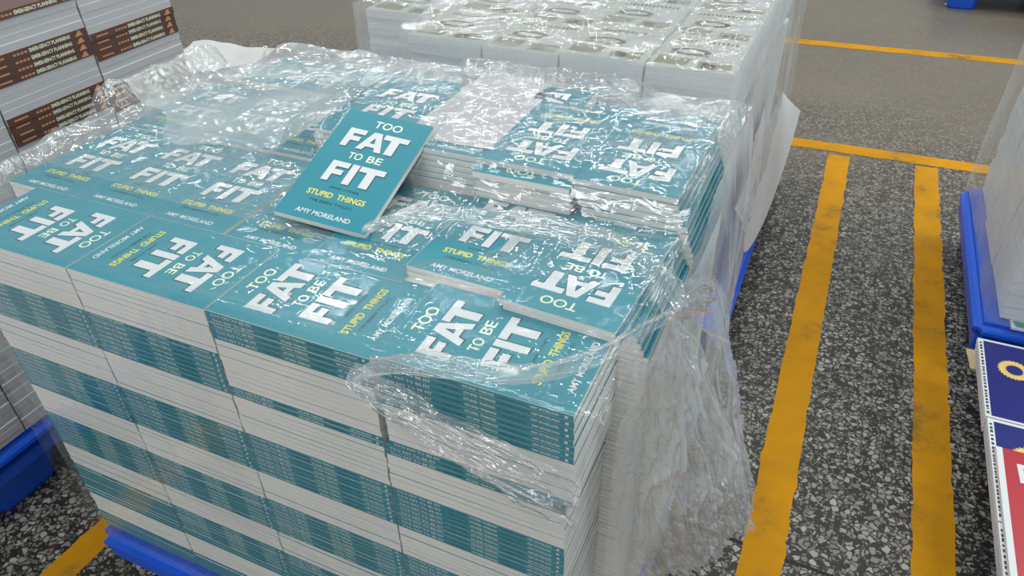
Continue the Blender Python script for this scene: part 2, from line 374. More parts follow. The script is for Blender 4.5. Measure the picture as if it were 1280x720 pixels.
# the hidden ones go to one mass of simple copies
mass = MB()
def mass_book(x, y, ztop, rot, jx=0, jy=0, jr=0):
    ca, sa = math.cos(math.radians(rot)+jr), math.sin(math.radians(rot)+jr); o = P(x+jx, y+jy, ztop)-Vector((0, 0, BT))
    fn = lambda p: (o.x+p[0]*ca-p[1]*sa, o.y+p[0]*sa+p[1]*ca, o.z+p[2])
    t = MB(); X0, X1, Y = -BW/2, BW/2, BL/2; c = .00035
    t.box((X0, -Y, 0), (X1, Y, c), 'card_edge'); t.box((X0, -Y, BT-c), (X1, Y, BT), 'card_edge'); t.box((X0, -Y, c), (X0+.0008, Y, BT-c), 'teal')
    t.box((X0+.001, -Y+.0006, c), (X1-.0006, Y-.0006, BT-c), 'pages')
    i = len(mass.v); mass.v += [fn(p) for p in t.v]
    for f, m in zip(t.f, t.m): mass.f.append(tuple(i+j for j in f)); mass.m.append(mass.slot(t.mats[m]))
T = .0155
def stack(x, y, groups, ztop, place, face, ngood, fan=None, jit=.0006, nfull=1):
    """groups from the top: (count, kind) with kind S (spine out), F (fore-edge out), N (title upright), I (title inverted)"""
    ROT = dict(S=90, F=-90, N=0, I=180)
    z = ztop; k = 0; band = {}
    names = dict(S='spine', F='fore-edge', N='upright', I='inverted')
    tot = sum(g[0] for g in groups)
    nb = {'S': 0, 'F': 0, 'N': 0, 'I': 0}
    for cnt, kind in groups:
        nb[kind] += 1
        for j in range(cnt):
            fx, fy, *fr_ = fan(k) if fan else (0, 0)
            jx, jy, jr = rnd.gauss(0, jit)+fx, rnd.gauss(0, jit)+fy, rnd.gauss(0, .0018)+(fr_[0] if fr_ else 0)
            if z-T < ZP-.001: return
            if k < ngood:
                if k == 0: lab = face; 
                elif kind in 'SF':
                    bn = ORD[nb[kind]-1]; thing_ = 'teal-spine band' if kind == 'S' else 'white-edge band'
                    lab = '%s, %s book down in its %s %s' % (place, ORD[j], bn, thing_)
                else:
                    lab = '%s, %s book from its top' % (place, ORD[k] if k < 15 else 'lower')
                paperback(x, y, z, ROT[kind], k < nfull, lab, 'teal paperbacks on the pallet', jx, jy, jr)
            else: mass_book(x, y, z, ROT[kind], jx, jy, jr)
            z -= T; k += 1
LOW = [(8, 'F'), (9, 'S'), (7, 'F'), (9, 'S'), (6, 'F'), (9, 'S'), (6, 'F'), (6, 'S')]
LOW = [(9, 'S'), (7, 'F'), (9, 'S'), (6, 'F'), (9, 'S'), (6, 'F'), (6, 'S')]
yr1 = .86+.133
def pr(k, top, n, dx, dy): return None
TX = {'D': -.495, 'B': -.908, 'A': -1.321, 'C': -1.734}
stack(TX['D'], yr1, [(8, 'S'), (7, 'F'), (3, 'S'), (7, 'F')]+LOW, -1.315+25*T, 'front-row corner stack at right', 'sideways title cover on the corner stack nearest the clear film flap', 46,
      fan=lambda k: (.014-.0006*max(0, 9-k)-.002*k*0 if k < 16 else 0, -.002 if k < 9 else 0))
stack(TX['B'], yr1, [(5, 'S'), (9, 'F'), (2, 'S'), (8, 'F')]+LOW, -1.315+24*T, 'front-row stack second from the right corner', 'sideways title cover on front row beside the corner stack, letters reading upward', 58)
stack(TX['A'], yr1, [(8, 'F'), (8, 'S'), (8, 'F')]+LOW, -1.315+24*T, 'front-row stack third from the right corner', 'sideways title cover on front row with letters reading downward', 62)
stack(TX['C'], yr1, [(8, 'F'), (8, 'S'), (8, 'F')]+LOW, -1.315+24*T, 'leftmost front-row stack', 'sideways title cover at far left end of the front row', 56)
# row 2: seven columns of upright or inverted books
y2 = .86+.27+.2045
row2 = [(-.388, -.902, 'I', 12, 'inverted title cover in the second row at the right side'),
        (-.647, -.914, 'N', 2, 'upright title cover in second row crossed by the gathered film'),
        (-.906, -.940, 'N', 2, 'upright title cover half under the loose paperback on its right side'),
        (-1.165, -.950, 'N', 1, 'cover mostly hidden under the loose paperback, author name showing below it'),
        (-1.424, -.944, 'N', 1, 'upright title cover just left of the loose paperback'),
        (-1.683, -.947, 'N', 1, 'hazy upright title cover second to the left of the loose paperback'),
        (-1.942, -.952, 'N', 1, 'film-veiled title cover at the left edge of the second row')]
for i, (x, zt, kd, ng, lab) in enumerate(row2):
    n = int((zt-ZP)/T+.5); z = zt
    if kd == 'I': g = [(6, 'I'), (n-6, 'N')]; fan = lambda k: (.009*min(k, 5), -.033 if k < 2 else 0, -.07 if k < 2 else 0)
    else: g = [(n, kd)]; fan = (lambda k: (0, .018, -.03) if k < 2 else (0, 0)) if i == 1 else None
    stack(x, y2+(-.012, -.012, -.02, -.012, -.006, -.006, -.006)[i], g, zt, ['second-row stack at the right side', 'second-row stack just left of the inverted one', 'second-row stack whose top cover the loose paperback half hides', '', '', '', ''][i], lab, ng, fan)
y3 = y2+.4115
row3 = [(-.388, -.820, 'I', 14, 'inverted title cover on the raised right stack behind'),
        (-.647, -.820, 'I', 7, 'inverted title cover on the raised stack beside the blank sheet'),
        (-.906, -.842, 'N', 6, ''), (-1.165, -.842, 'N', 7, 'upright title cover behind the loose paperback on raised stack'),
        (-1.424, -.938, 'N', 1, 'upright title cover in the third row under hazy film'),
        (-1.683, -.942, 'N', 1, 'third-row title cover under the thickest film haze at left'),
        (-1.942, -.952, 'N', 1, 'third-row cover at the far left edge under film')]
rowname = ['raised third-row stack at the right side', 'raised third-row stack just left of the right one', 'raised third-row stack topped by a blank sheet', 'raised third-row stack behind the loose paperback', '', '', '']
for i, (x, zt, kd, ng, lab) in enumerate(row3):
    n = int((zt-ZP)/T+.5)
    if i == 0: g = [(14, 'I'), (n-14, 'N')]; fan = lambda k: (.0065*min(k, 8), -.004*min(k, 5)-.018, -.02 if k < 4 else 0)
    elif i < 4: g = [(2, kd), (n-2, 'N')]; fan = lambda k, i=i: (.005*math.sin(k*1.7+i)-(.02 if i == 3 and k < 7 else 0)*(1-.06*k), (-.003*min(k, 5)+.01) if i != 1 else (.0 if k == 0 else -.045 if k == 1 else -.03))
    else: g = [(n, kd)]; fan = None
    stack(x, y3-(.03 if i < 2 else 0), g, zt, rowname[i], lab or 'topmost paperback under the blank pale sheet', ng, fan, nfull=2)
y4 = y3+.2045+.004+.1345
for i, (nm, zt, kd, ng, lab) in enumerate([('D', -.93, 'S', 1, 'sideways cover in the back row behind the raised right stack'), ('B', -.90, 'F', 3, 'sideways cover in the back row behind the blank sheet'),
                                 ('A', -.935, 'S', 1, 'sideways title cover in the back row nearest the picture-book pallet'), ('C', -.935, 'F', 1, 'sideways title cover at the far left end of the back row')]):
    n = int((zt-ZP)/T+.5)
    stack(TX[nm]-(.02 if nm in 'AC' else 0), y4+.015, [(n, kd)], zt, 'back-row stack behind the blank sheet', lab, ng)
me = mass.mesh('inner_paperbacks')
tag(link('inner_paperbacks', me), 'mass of teal paperbacks deeper inside and low on the pallet', 'book', kind='stuff')
# blank sheets on the raised stacks
def sheet(name, pts, m, label, cat, thick=.0006, group=None, n=24):
    """thin sheet over a quad of world points with gentle curl"""
    A, B, D_, E_ = [Vector(p) for p in pts]; mb = MB(); g = []
    for i in range(n+1):
        for j in range(n+1):
            s, t = i/n, j/n; p = A*(1-s)*(1-t)+B*s*(1-t)+D_*s*t+E_*(1-s)*t
            g.append((p.x, p.y, p.z+.0015*math.sin(7*s+3*t)*math.sin(5*t+s)))
    F = [(i*(n+1)+j, (i+1)*(n+1)+j, (i+1)*(n+1)+j+1, i*(n+1)+j+1) for i in range(n) for j in range(n)]
    mb.add(g, F, m); o = link(name, mb.mesh(name)); md = o.modifiers.new('s', 'SOLIDIFY'); md.thickness = thick; md.offset = 0
    return tag(o, label, cat, group) if label else o
sheet('blank_sheet', [P(-1.052, 1.60, -.8385), P(-.785, 1.60, -.8385), P(-.785, 1.97, -.8385), P(-1.052, 1.97, -.8385)], 'greyp', 'blank pale sheet lying on the raised stack behind the loose paperback', 'paper')
sheet('curled_sheet', [P(-1.12, 2.00, -.885), P(-.86, 1.995, -.868), P(-.84, 2.22, -.872), P(-1.11, 2.24, -.89)], 'greyp', 'pale curled sheet in back row behind the blank sheet', 'paper')
# the loose paperback lying on top
sc_ = .978
lb = paperback(-1.1076*sc_, 1.449*sc_, -.8789*sc_, 0, True, 'loose teal paperback lying tilted on top of the wrapped stack', 'teal paperbacks on the pallet')
lb.rotation_euler = (math.radians(16.3), math.radians(4.66), math.radians(3.69))
lb.location = P(-1.1076*sc_, 1.449*sc_, -.8789*sc_)-lb.rotation_euler.to_matrix()@Vector((0, 0, BT*1.05))
lb.scale = (1., 1.0, 1.05)

exec_after = []
# ------------------------------------------------------------------ generic hardbacks / blocks for the other pallets
def block_book(name, x0, x1, y0, y1, zt, t, cov, pg, label, group, spine=None, prt=None, cat='book', mesh_cache={}):
    """layout units. spine: '+x' '-x' '-y' or None; prt: function(mb, fn) that prints on the top cover"""
    W, D, H = (x1-x0)*U, (y1-y0)*U, t*U
    key = (name, round(W, 4), round(D, 4), round(H, 4), cov, pg, spine, id(prt))
    if key not in mesh_cache:
        mb = MB(); c = .0003
        mb.box((-W/2, -D/2, 0), (W/2, D/2, c), cov); mb.box((-W/2, -D/2, H-c), (W/2, D/2, H), cov)
        if spine:
            if spine == '+x': mb.box((W/2-c, -D/2, c), (W/2, D/2, H-c), cov)
            if spine == '-x': mb.box((-W/2, -D/2, c), (-W/2+c, D/2, H-c), cov)
        if prt: prt(mb, W, D, H)
        m2 = MB(); i_ = .00035 if spine else .00012; m2.box((-W/2+i_, -D/2+i_, c*1.02), (W/2-i_, D/2-i_, H-c*1.02), pg)
        mesh_cache[key] = (mb.mesh('cover'), m2.mesh('page_block'))
    a, b = mesh_cache[key]
    r = link(name, None, loc=P((x0+x1)/2, (y0+y1)/2, zt)-Vector((0, 0, H))); tag(r, label, cat, group)
    link('cover', a, r); link('page_block', b, r); return r

# left pallet: brown-spined planning books
def brown_spine(mb, W, D, H):
    f = lambda a, b: (W/2+.0002, (a-.5)*D, H*b)
    mb.poly([f(.06, .40), f(.19, .40), f(.19, .62), f(.06, .62)], 'tan')
    for k in range(4): mb.poly([f(.27+.035*k, .32), f(.295+.035*k, .32), f(.295+.035*k, .60), f(.27+.035*k, .60)], 'tan')
    text(mb, 'EMERGENCY PLANNING', (.42, .22, .82, .76), 'cream', f, .03)
    mb.poly([f(.87, .15), f(.95, .15), f(.93, .85), f(.91, .85)], 'tan')
tb = .0255
cols = [(1.905, 2.322, [(1, 'F'), (2, 'F'), (2, 'F'), (4, 'S'), (4, 'F'), (4, 'S'), (50, 'F')], -.700, 'far'),
        (1.484, 1.901, [(1, 'S'), (4, 'F'), (4, 'S'), (4, 'F'), (4, 'S'), (50, 'F')], -.672, 'middle'),
        (1.063, 1.480, [(1, 'S'), (3, 'F'), (4, 'S'), (54, 'F')], -.665, 'near'),
        (.642, 1.059, [(58, 'F')], -.665, 'nearest'), (.221, .638, [(58, 'F')], -.665, 'endmost'), (-.200, .217, [(58, 'F')], -.665, 'last')]
for ci, (ya, yb, gr, zt, nm) in enumerate(cols):
    z = zt; nbd = 0; nlv = 0
    if ci == 0: z = -.8245+5*tb
    if ci == 1: z = -.793+5*tb+.0
    if ci >= 2: z = -.762+4*tb
    for bi, (cnt, kd) in enumerate(gr):
        if kd == 'S': nbd += 1
        for j in range(cnt):
            if z-tb < ZP: break
            if ci > 2 and z < 9 and (ci > 3) or (ci < 2 and z < -1.32): nlv += 0; continue_mass = True
            else: continue_mass = False
            if continue_mass: z -= tb; continue
            x1 = -2.589+rnd.gauss(0, .0015)-(.004 if kd == 'F' else 0)
            if kd == 'S': lab = 'brown-spined planning book, %s down in the %s brown band, %s stack by the left edge' % (ORD[j], ORD[nbd-1], nm)
            else: lab = 'white fore-edge of the %s book from the top, %s stack on the left pallet' % (nth(nlv), nm)
            nlv += 1
            block_book('planning_book', x1-.30, x1, ya+.001, yb-.001, z, tb*.996, 'brown' if kd == 'S' else 'lwhite', 'greyp', lab,  # weaker light at left is put into the darker page grey
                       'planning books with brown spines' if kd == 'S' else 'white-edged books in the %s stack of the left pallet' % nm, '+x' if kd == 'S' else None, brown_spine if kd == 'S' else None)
            z -= tb
mb = MB(); mb.box(tuple(P(-4.3, -.2, ZP)), tuple(P(-2.90, 2.31, -.70)), 'lwhite'); mb.box(tuple(P(-2.895, 1.484, ZP)), tuple(P(-2.592, 2.31, -1.345)), 'lwhite'); mb.box(tuple(P(-2.895, -.2, ZP)), tuple(P(-2.592, .638, -.70)), 'lwhite')
tag(link('inner_planning_books', mb.mesh('inner')), 'inner mass of books behind the brown-spined ones on the left pallet', 'book', kind='stuff')

# background pallet: sage picture books
def sage_print(mb, W, D, H):
    p = lambda a, b: ((a-.5)*W, (b-.5)*D, H+.0003)
    q = lambda a, b: ((a-.5)*W, (b-.5)*D, H+.0006)
    mb.poly([p(.05, .10), p(.42, .08), p(.45, .30), p(.06, .33)], 'olive')
    mb.poly([p(.55, .05), p(.93, .05), p(.93, .26), p(.55, .26)], 'olive')
    mb.poly([q(.60, .08), q(.75, .08), q(.75, .20), q(.60, .22)], 'ink')
    cx, cy = .38, .50
    for i in range(18):
        a, b = i/18*6.2832, (i+1)/18*6.2832
        mb.poly([q(cx+.24*math.cos(a), cy+.10*math.sin(a)), q(cx+.24*math.cos(b), cy+.10*math.sin(b)), q(cx+.17*math.cos(b), cy+.06*math.sin(b)), q(cx+.17*math.cos(a), cy+.06*math.sin(a))], 'ink')
    mb.poly([p(.12, .40), p(.62, .38), p(.60, .44), p(.12, .45)], 'olive')
    for k in range(14): mb.poly([p(.12+.055*k, .80), p(.15+.055*k, .80), p(.15+.055*k, .86+.01*(k % 3)), p(.12+.055*k, .86+.01*(k % 3))], 'ink')
    mb.poly([p(.66, .34), p(.93, .34), p(.93, .66), p(.66, .66)], 'greyp')
XB = [(-.700, -.350), (-1.060, -.704), (-1.415, -1.064), (-1.780, -1.419), (-2.19, -1.784)]
for ci, (xa, xb) in enumerate(XB):
    for ri in range(5):
        y0 = (2.83 if ci < 4 else 3.12)+.43*ri; zt = -1.0+[0, .012, -.004, .010, .0][ci]-.004*ri+rnd.gauss(0, .003)
        tt = .040
        nlev = 9 if ri == 0 else (7 if ci == 0 else 1)
        for k in range(nlev):
            if k == 0: lab = 'sage picture book cover, %s row back, %s column from the right, top of far pallet' % (ORD[ri], ORD[ci])
            else: lab = 'white-edged picture book, %s below the top, %s row, %s column from the right' % (ORD[k-1], ORD[ri], ORD[ci])
            block_book('picture_book', xa+.003+rnd.gauss(0, .0012), xb-.003, y0+rnd.gauss(0, .002), y0+.425, zt-k*tt, tt*.996, 'sage' if k == 0 else 'lwhite', 'lwhite', lab, 'sage picture books on the far pallet', None, sage_print if k == 0 else None)
mb = MB(); mb.box(tuple(P(-1.78, 2.835, ZP)), tuple(P(-.352, 5.05, -1.0-.375)), 'lwhite'); mb.box(tuple(P(-2.19, 3.125, ZP)), tuple(P(-1.786, 5.05, -1.375)), 'lwhite')
mb.box(tuple(P(-2.17, 3.57, -1.374)), tuple(P(-.72, 5.05, -1.07)), 'lwhite')
tag(link('inner_picture_books', mb.mesh('inner')), 'lower and inner mass of picture books inside the far wrapped stack', 'book', kind='stuff')

# right pallet: wrapped white stack
for iy, (ya, yb) in enumerate(((3.30, 3.75), (3.755, 4.20), (4.205, 4.62))):
    z = -.75
    for k in range(21):
        block_book('white_book', .925+rnd.gauss(0, .003), 1.35, ya, yb, z, .0635, 'greyp', 'lwhite', 'white-edged book, %s from the top, %s stack inside the wrap at the right edge' % (nth(k), ('near', 'middle', 'far')[iy]), 'white books of the %s stack at the right edge' % ('near', 'middle', 'far')[iy]); z -= .0648
def teal_pic(mb, W, D, H):
    p = lambda a, b: ((a-.5)*W, (b-.5)*D, H+.0003)
    mb.poly([p(.04, .1), p(.22, .1), p(.12, .9), p(.02, .9)], 'teal'); mb.poly([p(.22, .1), p(.95, .1), p(.95, .9), p(.12, .9)], 'cream'); mb.poly([p(.3, .35), p(.36, .35), p(.38, .6), p(.3, .6)], 'ink')
block_book('booklet', .965, 1.40, 3.235, 3.295, -2.105, .012, 'white', 'white', 'pale booklet with a teal corner on the front rim of the right-edge pallet', None, None, teal_pic)

# navy and red covers at the lower right
def ring(mb, cx, cy, r, z, m, n=26, w_=.0042):
    for i in range(n):
        a = i/n*6.283; x, y = cx+r*math.cos(a), cy+r*math.sin(a); d = a+.6
        ux, uy = math.cos(d)*w_*2.1, math.sin(d)*w_*2.1; vx, vy = -math.sin(d)*w_, math.cos(d)*w_
        mb.poly([(x-ux, y-uy, z), (x+vx, y+vy, z), (x+ux, y+uy, z), (x-vx, y-vy, z)], m)
def navy_print(mb, W, D, H):
    mb.poly([(-W/2, -D/2, H+.0003), (W/2, -D/2, H+.0003), (W/2, -D/2+.006, H+.0003), (-W/2, -D/2+.006, H+.0003)], 'white')
    mb.poly([(-W/2, D/2-.007, H+.0003), (W/2, D/2-.007, H+.0003), (W/2, D/2, H+.0003), (-W/2, D/2, H+.0003)], 'white')
    mb.poly([(-W/2, -D/2, H+.0004), (-W/2+.011, -D/2, H+.0004), (-W/2+.011, D/2, H+.0004), (-W/2, D/2, H+.0004)], 'white')
    r_ = random.Random(2); y = -D/2+.01
    while y < D/2-.012:
        h = r_.uniform(.003, .008); mb.poly([(-W/2+.003, y, H+.0006), (-W/2+.008, y, H+.0006), (-W/2+.008, y+h, H+.0006), (-W/2+.003, y+h, H+.0006)], 'ink'); y += h+r_.uniform(.002, .006)
    ring(mb, -W/2+.066, D/2-.094, .026, H+.0006, 'gold'); ring(mb, -W/2+.066, D/2-.094, .020, H+.0006, 'gold', 20, .003)
def red_print(mb, W, D, H):
    mb.poly([(-W/2, -D/2, H+.0003), (-W/2+.011, -D/2, H+.0003), (-W/2+.011, D/2, H+.0003), (-W/2, D/2, H+.0003)], 'white')
    x, y = -W/2+.034, D/2-.083; z = H+.0006
    q = [(x, y), (x+.05, y+.004), (x+.05, y+.052), (x-.002, y+.048)]
    mb.poly([(a, b, z) for a, b in q], 'white')
    for k in range(7): mb.poly([(x+.008, y+.008+k*.005, z+.0003), (x+.026, y+.009+k*.005, z+.0003), (x+.026, y+.010+k*.005+.001*(k % 2), z+.0003), (x+.008, y+.009+k*.005+.001*(k % 3), z+.0003)], 'ink')
    x, y = -W/2+.036, D/2-.175
    mb.poly([(x, y+.012, z), (x+.03, y, z), (x+.03, y+.002, z), (x, y+.014, z)], 'white')
    y = D/2-.21
    f = lambda a, b: (-W/2+.046+.010*b, y-.11*a, z)
    for k in range(9): mb.poly([f(k*.11, .1), f(k*.11+.08, .1), f(k*.11+.08, .8), f(k*.11, .8)], 'tan')   # tiny print, unreadable
for k in range(4):
    zz = -2.10-k*.020
    block_book('navy_folder', .821+.004*k, 1.32+.004*k, 2.575, 3.088, zz, .0195, 'navy', 'pages', ('navy blue cover with a gold wreath beside the blue pallet, topmost of its pile', 'navy volume directly under the gold-wreath cover', 'third navy volume down in the far navy pile', 'lowest navy volume of the far navy pile')[k], 'navy covers at the right edge', None, navy_print if k == 0 else None)
    block_book('navy_folder', .826+.004*k, 1.325+.004*k, 2.055, 2.568, zz, .0195, 'navy', 'pages', ('navy cover partly under the red one, topmost of the nearer pile', 'navy volume directly below the near top one', 'third navy volume down in the nearer pile', 'lowest navy volume of the nearer pile')[k], 'navy covers at the right edge', None, navy_print if k == 0 else None)
    block_book('navy_folder', .826+.004*k, 1.325+.004*k, 1.535, 2.048, zz, .0195, 'navy', 'pages', ('navy cover hidden beneath the red cover', 'second navy volume beneath the red cover', 'third navy volume beneath the red cover', 'lowest navy volume beneath the red cover')[k], 'navy covers at the right edge', None, navy_print if k == 0 else None)
r_ = block_book('red_folder', .838, 1.33, 1.60, 2.40, -2.082, .017, 'red', 'pages', 'red cover with white barcode label lying over the navy covers', None, None, red_print)
for k in range(3):
    sheet('card_offcut' if 0 else 'cardboard_sheet', [P(.812+.006*k, 2.97, -2.185-.006*k), P(1.3, 2.97, -2.185-.006*k), P(1.3, 3.10, -2.185-.006*k), P(.800+.007*k, 3.10, -2.178-.006*k)], 'card', 'thin tan cardboard liner under the navy pile, %s from top' % ORD[k], 'cardboard', .0018, 'cardboard liners')

# loose paper beyond, at upper left, and scraps
def crumple(name, cx, cy, w_, d_, z0, rot, amp, m, label, seed, cat='paper'):
    rr = random.Random(seed); n = 18; mb = MB(); ca, sa = math.cos(rot), math.sin(rot); ph = [rr.uniform(0, 6) for _ in range(6)]; g = []
    for i in range(n+1):
        for j in range(n+1):
            s, t = i/n-.5, j/n-.5
            zz = amp*(.5+.5*math.sin(5*s+ph[0]+3*t)*math.cos(6*t+ph[1])+.25*abs(math.sin(11*s+ph[2])*math.sin(9*t+ph[3])))+abs(s)*amp*1.2
            g.append((cx+(s*w_*ca-t*d_*sa), cy+(s*w_*sa+t*d_*ca), z0+zz))
    F = [(i*(n+1)+j, (i+1)*(n+1)+j, (i+1)*(n+1)+j+1, i*(n+1)+j+1) for i in range(n) for j in range(n)]
    mb.add(g, F, m); o = link(name, mb.mesh(name)); md = o.modifiers.new('s', 'SOLIDIFY'); md.thickness = .0008; return tag(o, label, cat)
px, py = u*-5.0, u*4.9
mb = MB(); r9 = random.Random(8)
for k in range(14): mb.box((px-.22+r9.uniform(-.02, .02), py-.16+r9.uniform(-.02, .02), .010*k), (px+.22+r9.uniform(-.02, .02), py+.16+r9.uniform(-.02, .02), .010*k+.0095), 'paper')
tag(link('waste_paper_bundle', mb.mesh('bundle')), 'bundle of flat waste sheets on the floor beyond the left pallet', 'paper')
o = crumple('crumpled_sheet', px, py, .46, .34, .142, .3, .03, 'paper', 'crumpled printed sheet on top of the waste paper bundle', 3)
mb = MB(); mb.box((px-.10, py-.02, .185), (px+.02, py+.0, .187), 'ink')
crumple('paper_scrap', u*.78, u*10.7, .05, .03, .001, .2, .004, 'white', 'small white paper scrap on the far floor', 5)
crumple('paper_scrap', u*.98, u*10.2, .025, .02, .001, 1, .003, 'white', 'tiny white scrap nearer the distant blue pallet', 6)

# paper hanging out at the foot of the background stack
def flap():
    mb = MB(); n = 20; g = []
    for i in range(n+1):
        for j in range(n+1):
            s, t = i/n, j/n                                   # s along y, t down
            y = 2.95+1.5*s; z = -1.62-.42*t*(1-.75*(2*s-1)**4)
            x = -.275+.095*t-.03*math.cos(3.1*s)*t+.006*math.sin(9*s+4*t)
            g.append(tuple(P(x, y, z)))
    F = [(i*(n+1)+j, i*(n+1)+j+1, (i+1)*(n+1)+j+1, (i+1)*(n+1)+j) for i in range(n) for j in range(n)]
    mb.add(g, F, 'paper'); o = link('paper_wrapper', mb.mesh('paper_wrapper')); md = o.modifiers.new('s', 'SOLIDIFY'); md.thickness = .001
    tag(o, 'white printed sheet bulging out at the foot of the far wrapped stack', 'paper')
    m2 = MB()
    def q(s, t, e=.006): 
        y = 2.95+1.5*s; z = -1.62-.42*t*(1-.75*(2*s-1)**4); x = -.275+.095*t-.03*math.cos(3.1*s)*t+.006*math.sin(9*s+4*t)
        return tuple(P(x+e, y, z))
    m2.poly([q(.30, .30), q(.38, .26), q(.39, .40), q(.31, .44)], 'rednote'); m2.poly([q(.40, .18), q(.48, .12), q(.48, .17), q(.41, .24)], 'rednote')
    m2.poly([q(.22, .60), q(.26, .58), q(.26, .60), q(.23, .64)], 'ink')
    link('printed_mark', m2.mesh('mark'), o)
flap()

# ------------------------------------------------------------------ stretch film
def vnoise(x, y, seed):
    """value noise on arrays"""
    rs = np.random.RandomState(seed); tab = rs.rand(64, 64)
    xi = np.floor(x).astype(int); yi = np.floor(y).astype(int); fx = x-xi; fy = y-yi
    fx = fx*fx*(3-2*fx); fy = fy*fy*(3-2*fy); g = lambda a, b: tab[a % 64, b % 64]
    return (g(xi, yi)*(1-fx)+g(xi+1, yi)*fx)*(1-fy)+(g(xi, yi+1)*(1-fx)+g(xi+1, yi+1)*fx)*fy
def ridged(x, y, seed, octs=3):
    s = 0; a = 1; t = 0
    for o_ in range(octs):
        n_ = vnoise(x*2**o_, y*2**o_, seed+o_); s = s+a*(1-np.abs(2*n_-1))**2; t += a; a *= .5
    return s/t
def wrinkle(x, y, seed, ang=.4, k=9, aniso=3.2):
    ca, sa = math.cos(ang), math.sin(ang); a = x*ca+y*sa; b = -x*sa+y*ca
    wx = vnoise(x*3, y*3, seed+20)*1.2
    return ridged(a*k/aniso+wx, b*k+wx*1.5, seed)
def grid_obj(name, X, Y, Z, m, parent=None, mask=None, smooth=True):
    n0, n1 = X.shape
    V = np.stack([X*U, Y*U, (Z+H0)*U], -1).reshape(-1, 3)
    idx = np.arange(n0*n1).reshape(n0, n1)
    F = np.stack([idx[:-1, :-1], idx[1:, :-1], idx[1:, 1:], idx[:-1, 1:]], -1)
    if mask is not None: F = F[mask[:-1, :-1]]
    F = F.reshape(-1, 4)
    me = bpy.data.meshes.new(name); me.from_pydata(V.tolist(), [], F.tolist()); me.materials.append(M[m])
    if smooth: me.polygons.foreach_set('use_smooth', [True]*len(me.polygons))
    me.update(); return link(name, me, parent)
# --- the main pallet's film
root = link('stretch_film', None, loc=(0, 0, 0)); tag(root, 'clear stretch film draped and gathered over the teal paperbacks', 'plastic film')
N0, N1 = 420, 380
xs = np.linspace(-2.11, -.215, N0); ys = np.linspace(.845, 2.30, N1)
X, Y = np.meshgrid(xs, ys, indexing='ij')
top = np.full(X.shape, -1.02)
def put(x0, x1, y0, y1, z): top[(X >= x0) & (X <= x1) & (Y >= y0) & (Y <= y1)] = np.maximum(top[(X >= x0) & (X <= x1) & (Y >= y0) & (Y <= y1)], z)
put(-2.0, -.26, .85, 1.13, -.935); put(-.71, -.24, .85, 1.13, -.905)
put(-2.14, -.24, 1.10, 1.56, -.93); put(-.53, -.2, 1.08, 1.56, -.908)
put(-1.33, -.24, 1.52, 2.01, -.815); put(-2.14, -1.33, 1.55, 2.01, -.93); put(-1.97, -.27, 2.0, 2.28, -.925); put(-1.15, -.6, 2.0, 2.28, -.872)
def dil(a, r):
    out = a.copy()
    for ax in (0, 1):
        b = out.copy()
        for s in range(-r, r+1): out = np.maximum(out, np.roll(b, s, ax))
    return out
def blur(a, r):
    for _ in range(2):
        for ax in (0, 1):
            p = np.pad(a, [(r, r) if i == ax else (0, 0) for i in (0, 1)], 'edge'); c = np.cumsum(p, ax)
            k = 2*r+1; c = np.insert(c, 0, 0, ax)
            a = (np.take(c, range(k, c.shape[ax]), ax)-np.take(c, range(0, c.shape[ax]-k), ax))/k
    return a
base = blur(dil(top, 12), 6)
W1 = wrinkle(X, Y, 3, .5, 7); W2 = wrinkle(X, Y, 9, -.5, 13, 2.5); W3 = wrinkle(X, Y, 31, 1.1, 22, 2)
loose = np.clip((Y-1.15)/.15, 0, 1)*.75+.25                       # taut over the front row
puff = vnoise(X*1.7+3, Y*2.2, 77)
left = np.clip((-1.25-X)/.4, 0, 1)*np.clip((Y-1.45)/.3, 0, 1)
Z = base+.003+(.022*W1+.012*W2+.006*W3)*loose+left*.012*puff
# it dips under the loose paperback
R_ = lb.rotation_euler.to_matrix(); inv = R_.inverted(); o_ = np.array(lb.location)/U-np.array([0, 0, H0])
nv = np.array(R_ @ Vector((0, 0, 1)))
plane = o_[2]-(nv[0]*(X-o_[0])+nv[1]*(Y-o_[1]))/nv[2]
axx = np.array(R_ @ Vector((1, 0, 0))); axy = np.array(R_ @ Vector((0, 1, 0)))
du = (X-o_[0])*axx[0]+(Y-o_[1])*axx[1]; dv = (X-o_[0])*axy[0]+(Y-o_[1])*axy[1]
dist = np.maximum(np.abs(du)-BW/U/2, np.abs(dv)-BL/U/2)
lim = plane-.003+np.clip(dist-.012, 0, 1)*2.2
Z = np.minimum(Z, lim)
edge = np.minimum(np.minimum(X-xs[0], xs[-1]-X), np.minimum(Y-ys[0], ys[-1]-Y))
Z = Z-.02*np.clip(1-edge/.02, 0, 1)**2
Z0 = Z.copy()
yfr = np.clip((Y-.90)/.02, 0, 1)
mask = np.ones(X.shape, bool)
mask[(dist < -.012)] = False
front = (Y < 1.16+.05*vnoise(X*4, Y*0, 5))
hz_ = (X < -1.34-.25*vnoise(X*3, Y*3, 91)+.25*np.clip((1.9-Y)/.5, -1, 1)*0) & (Y > 1.42+.22*vnoise(X*4, Y*2, 92)+.35*np.clip(-1.2-X, 0, .4)*0)
grid_obj('top_film', X, Y, Z, 'film', root, mask & ~front & ~hz_)
grid_obj('slack_film', X, Y, Z, 'film_hazy', root, mask & ~front & hz_)
grid_obj('front_film', X, Y, Z, 'film_thin', root, mask & front)
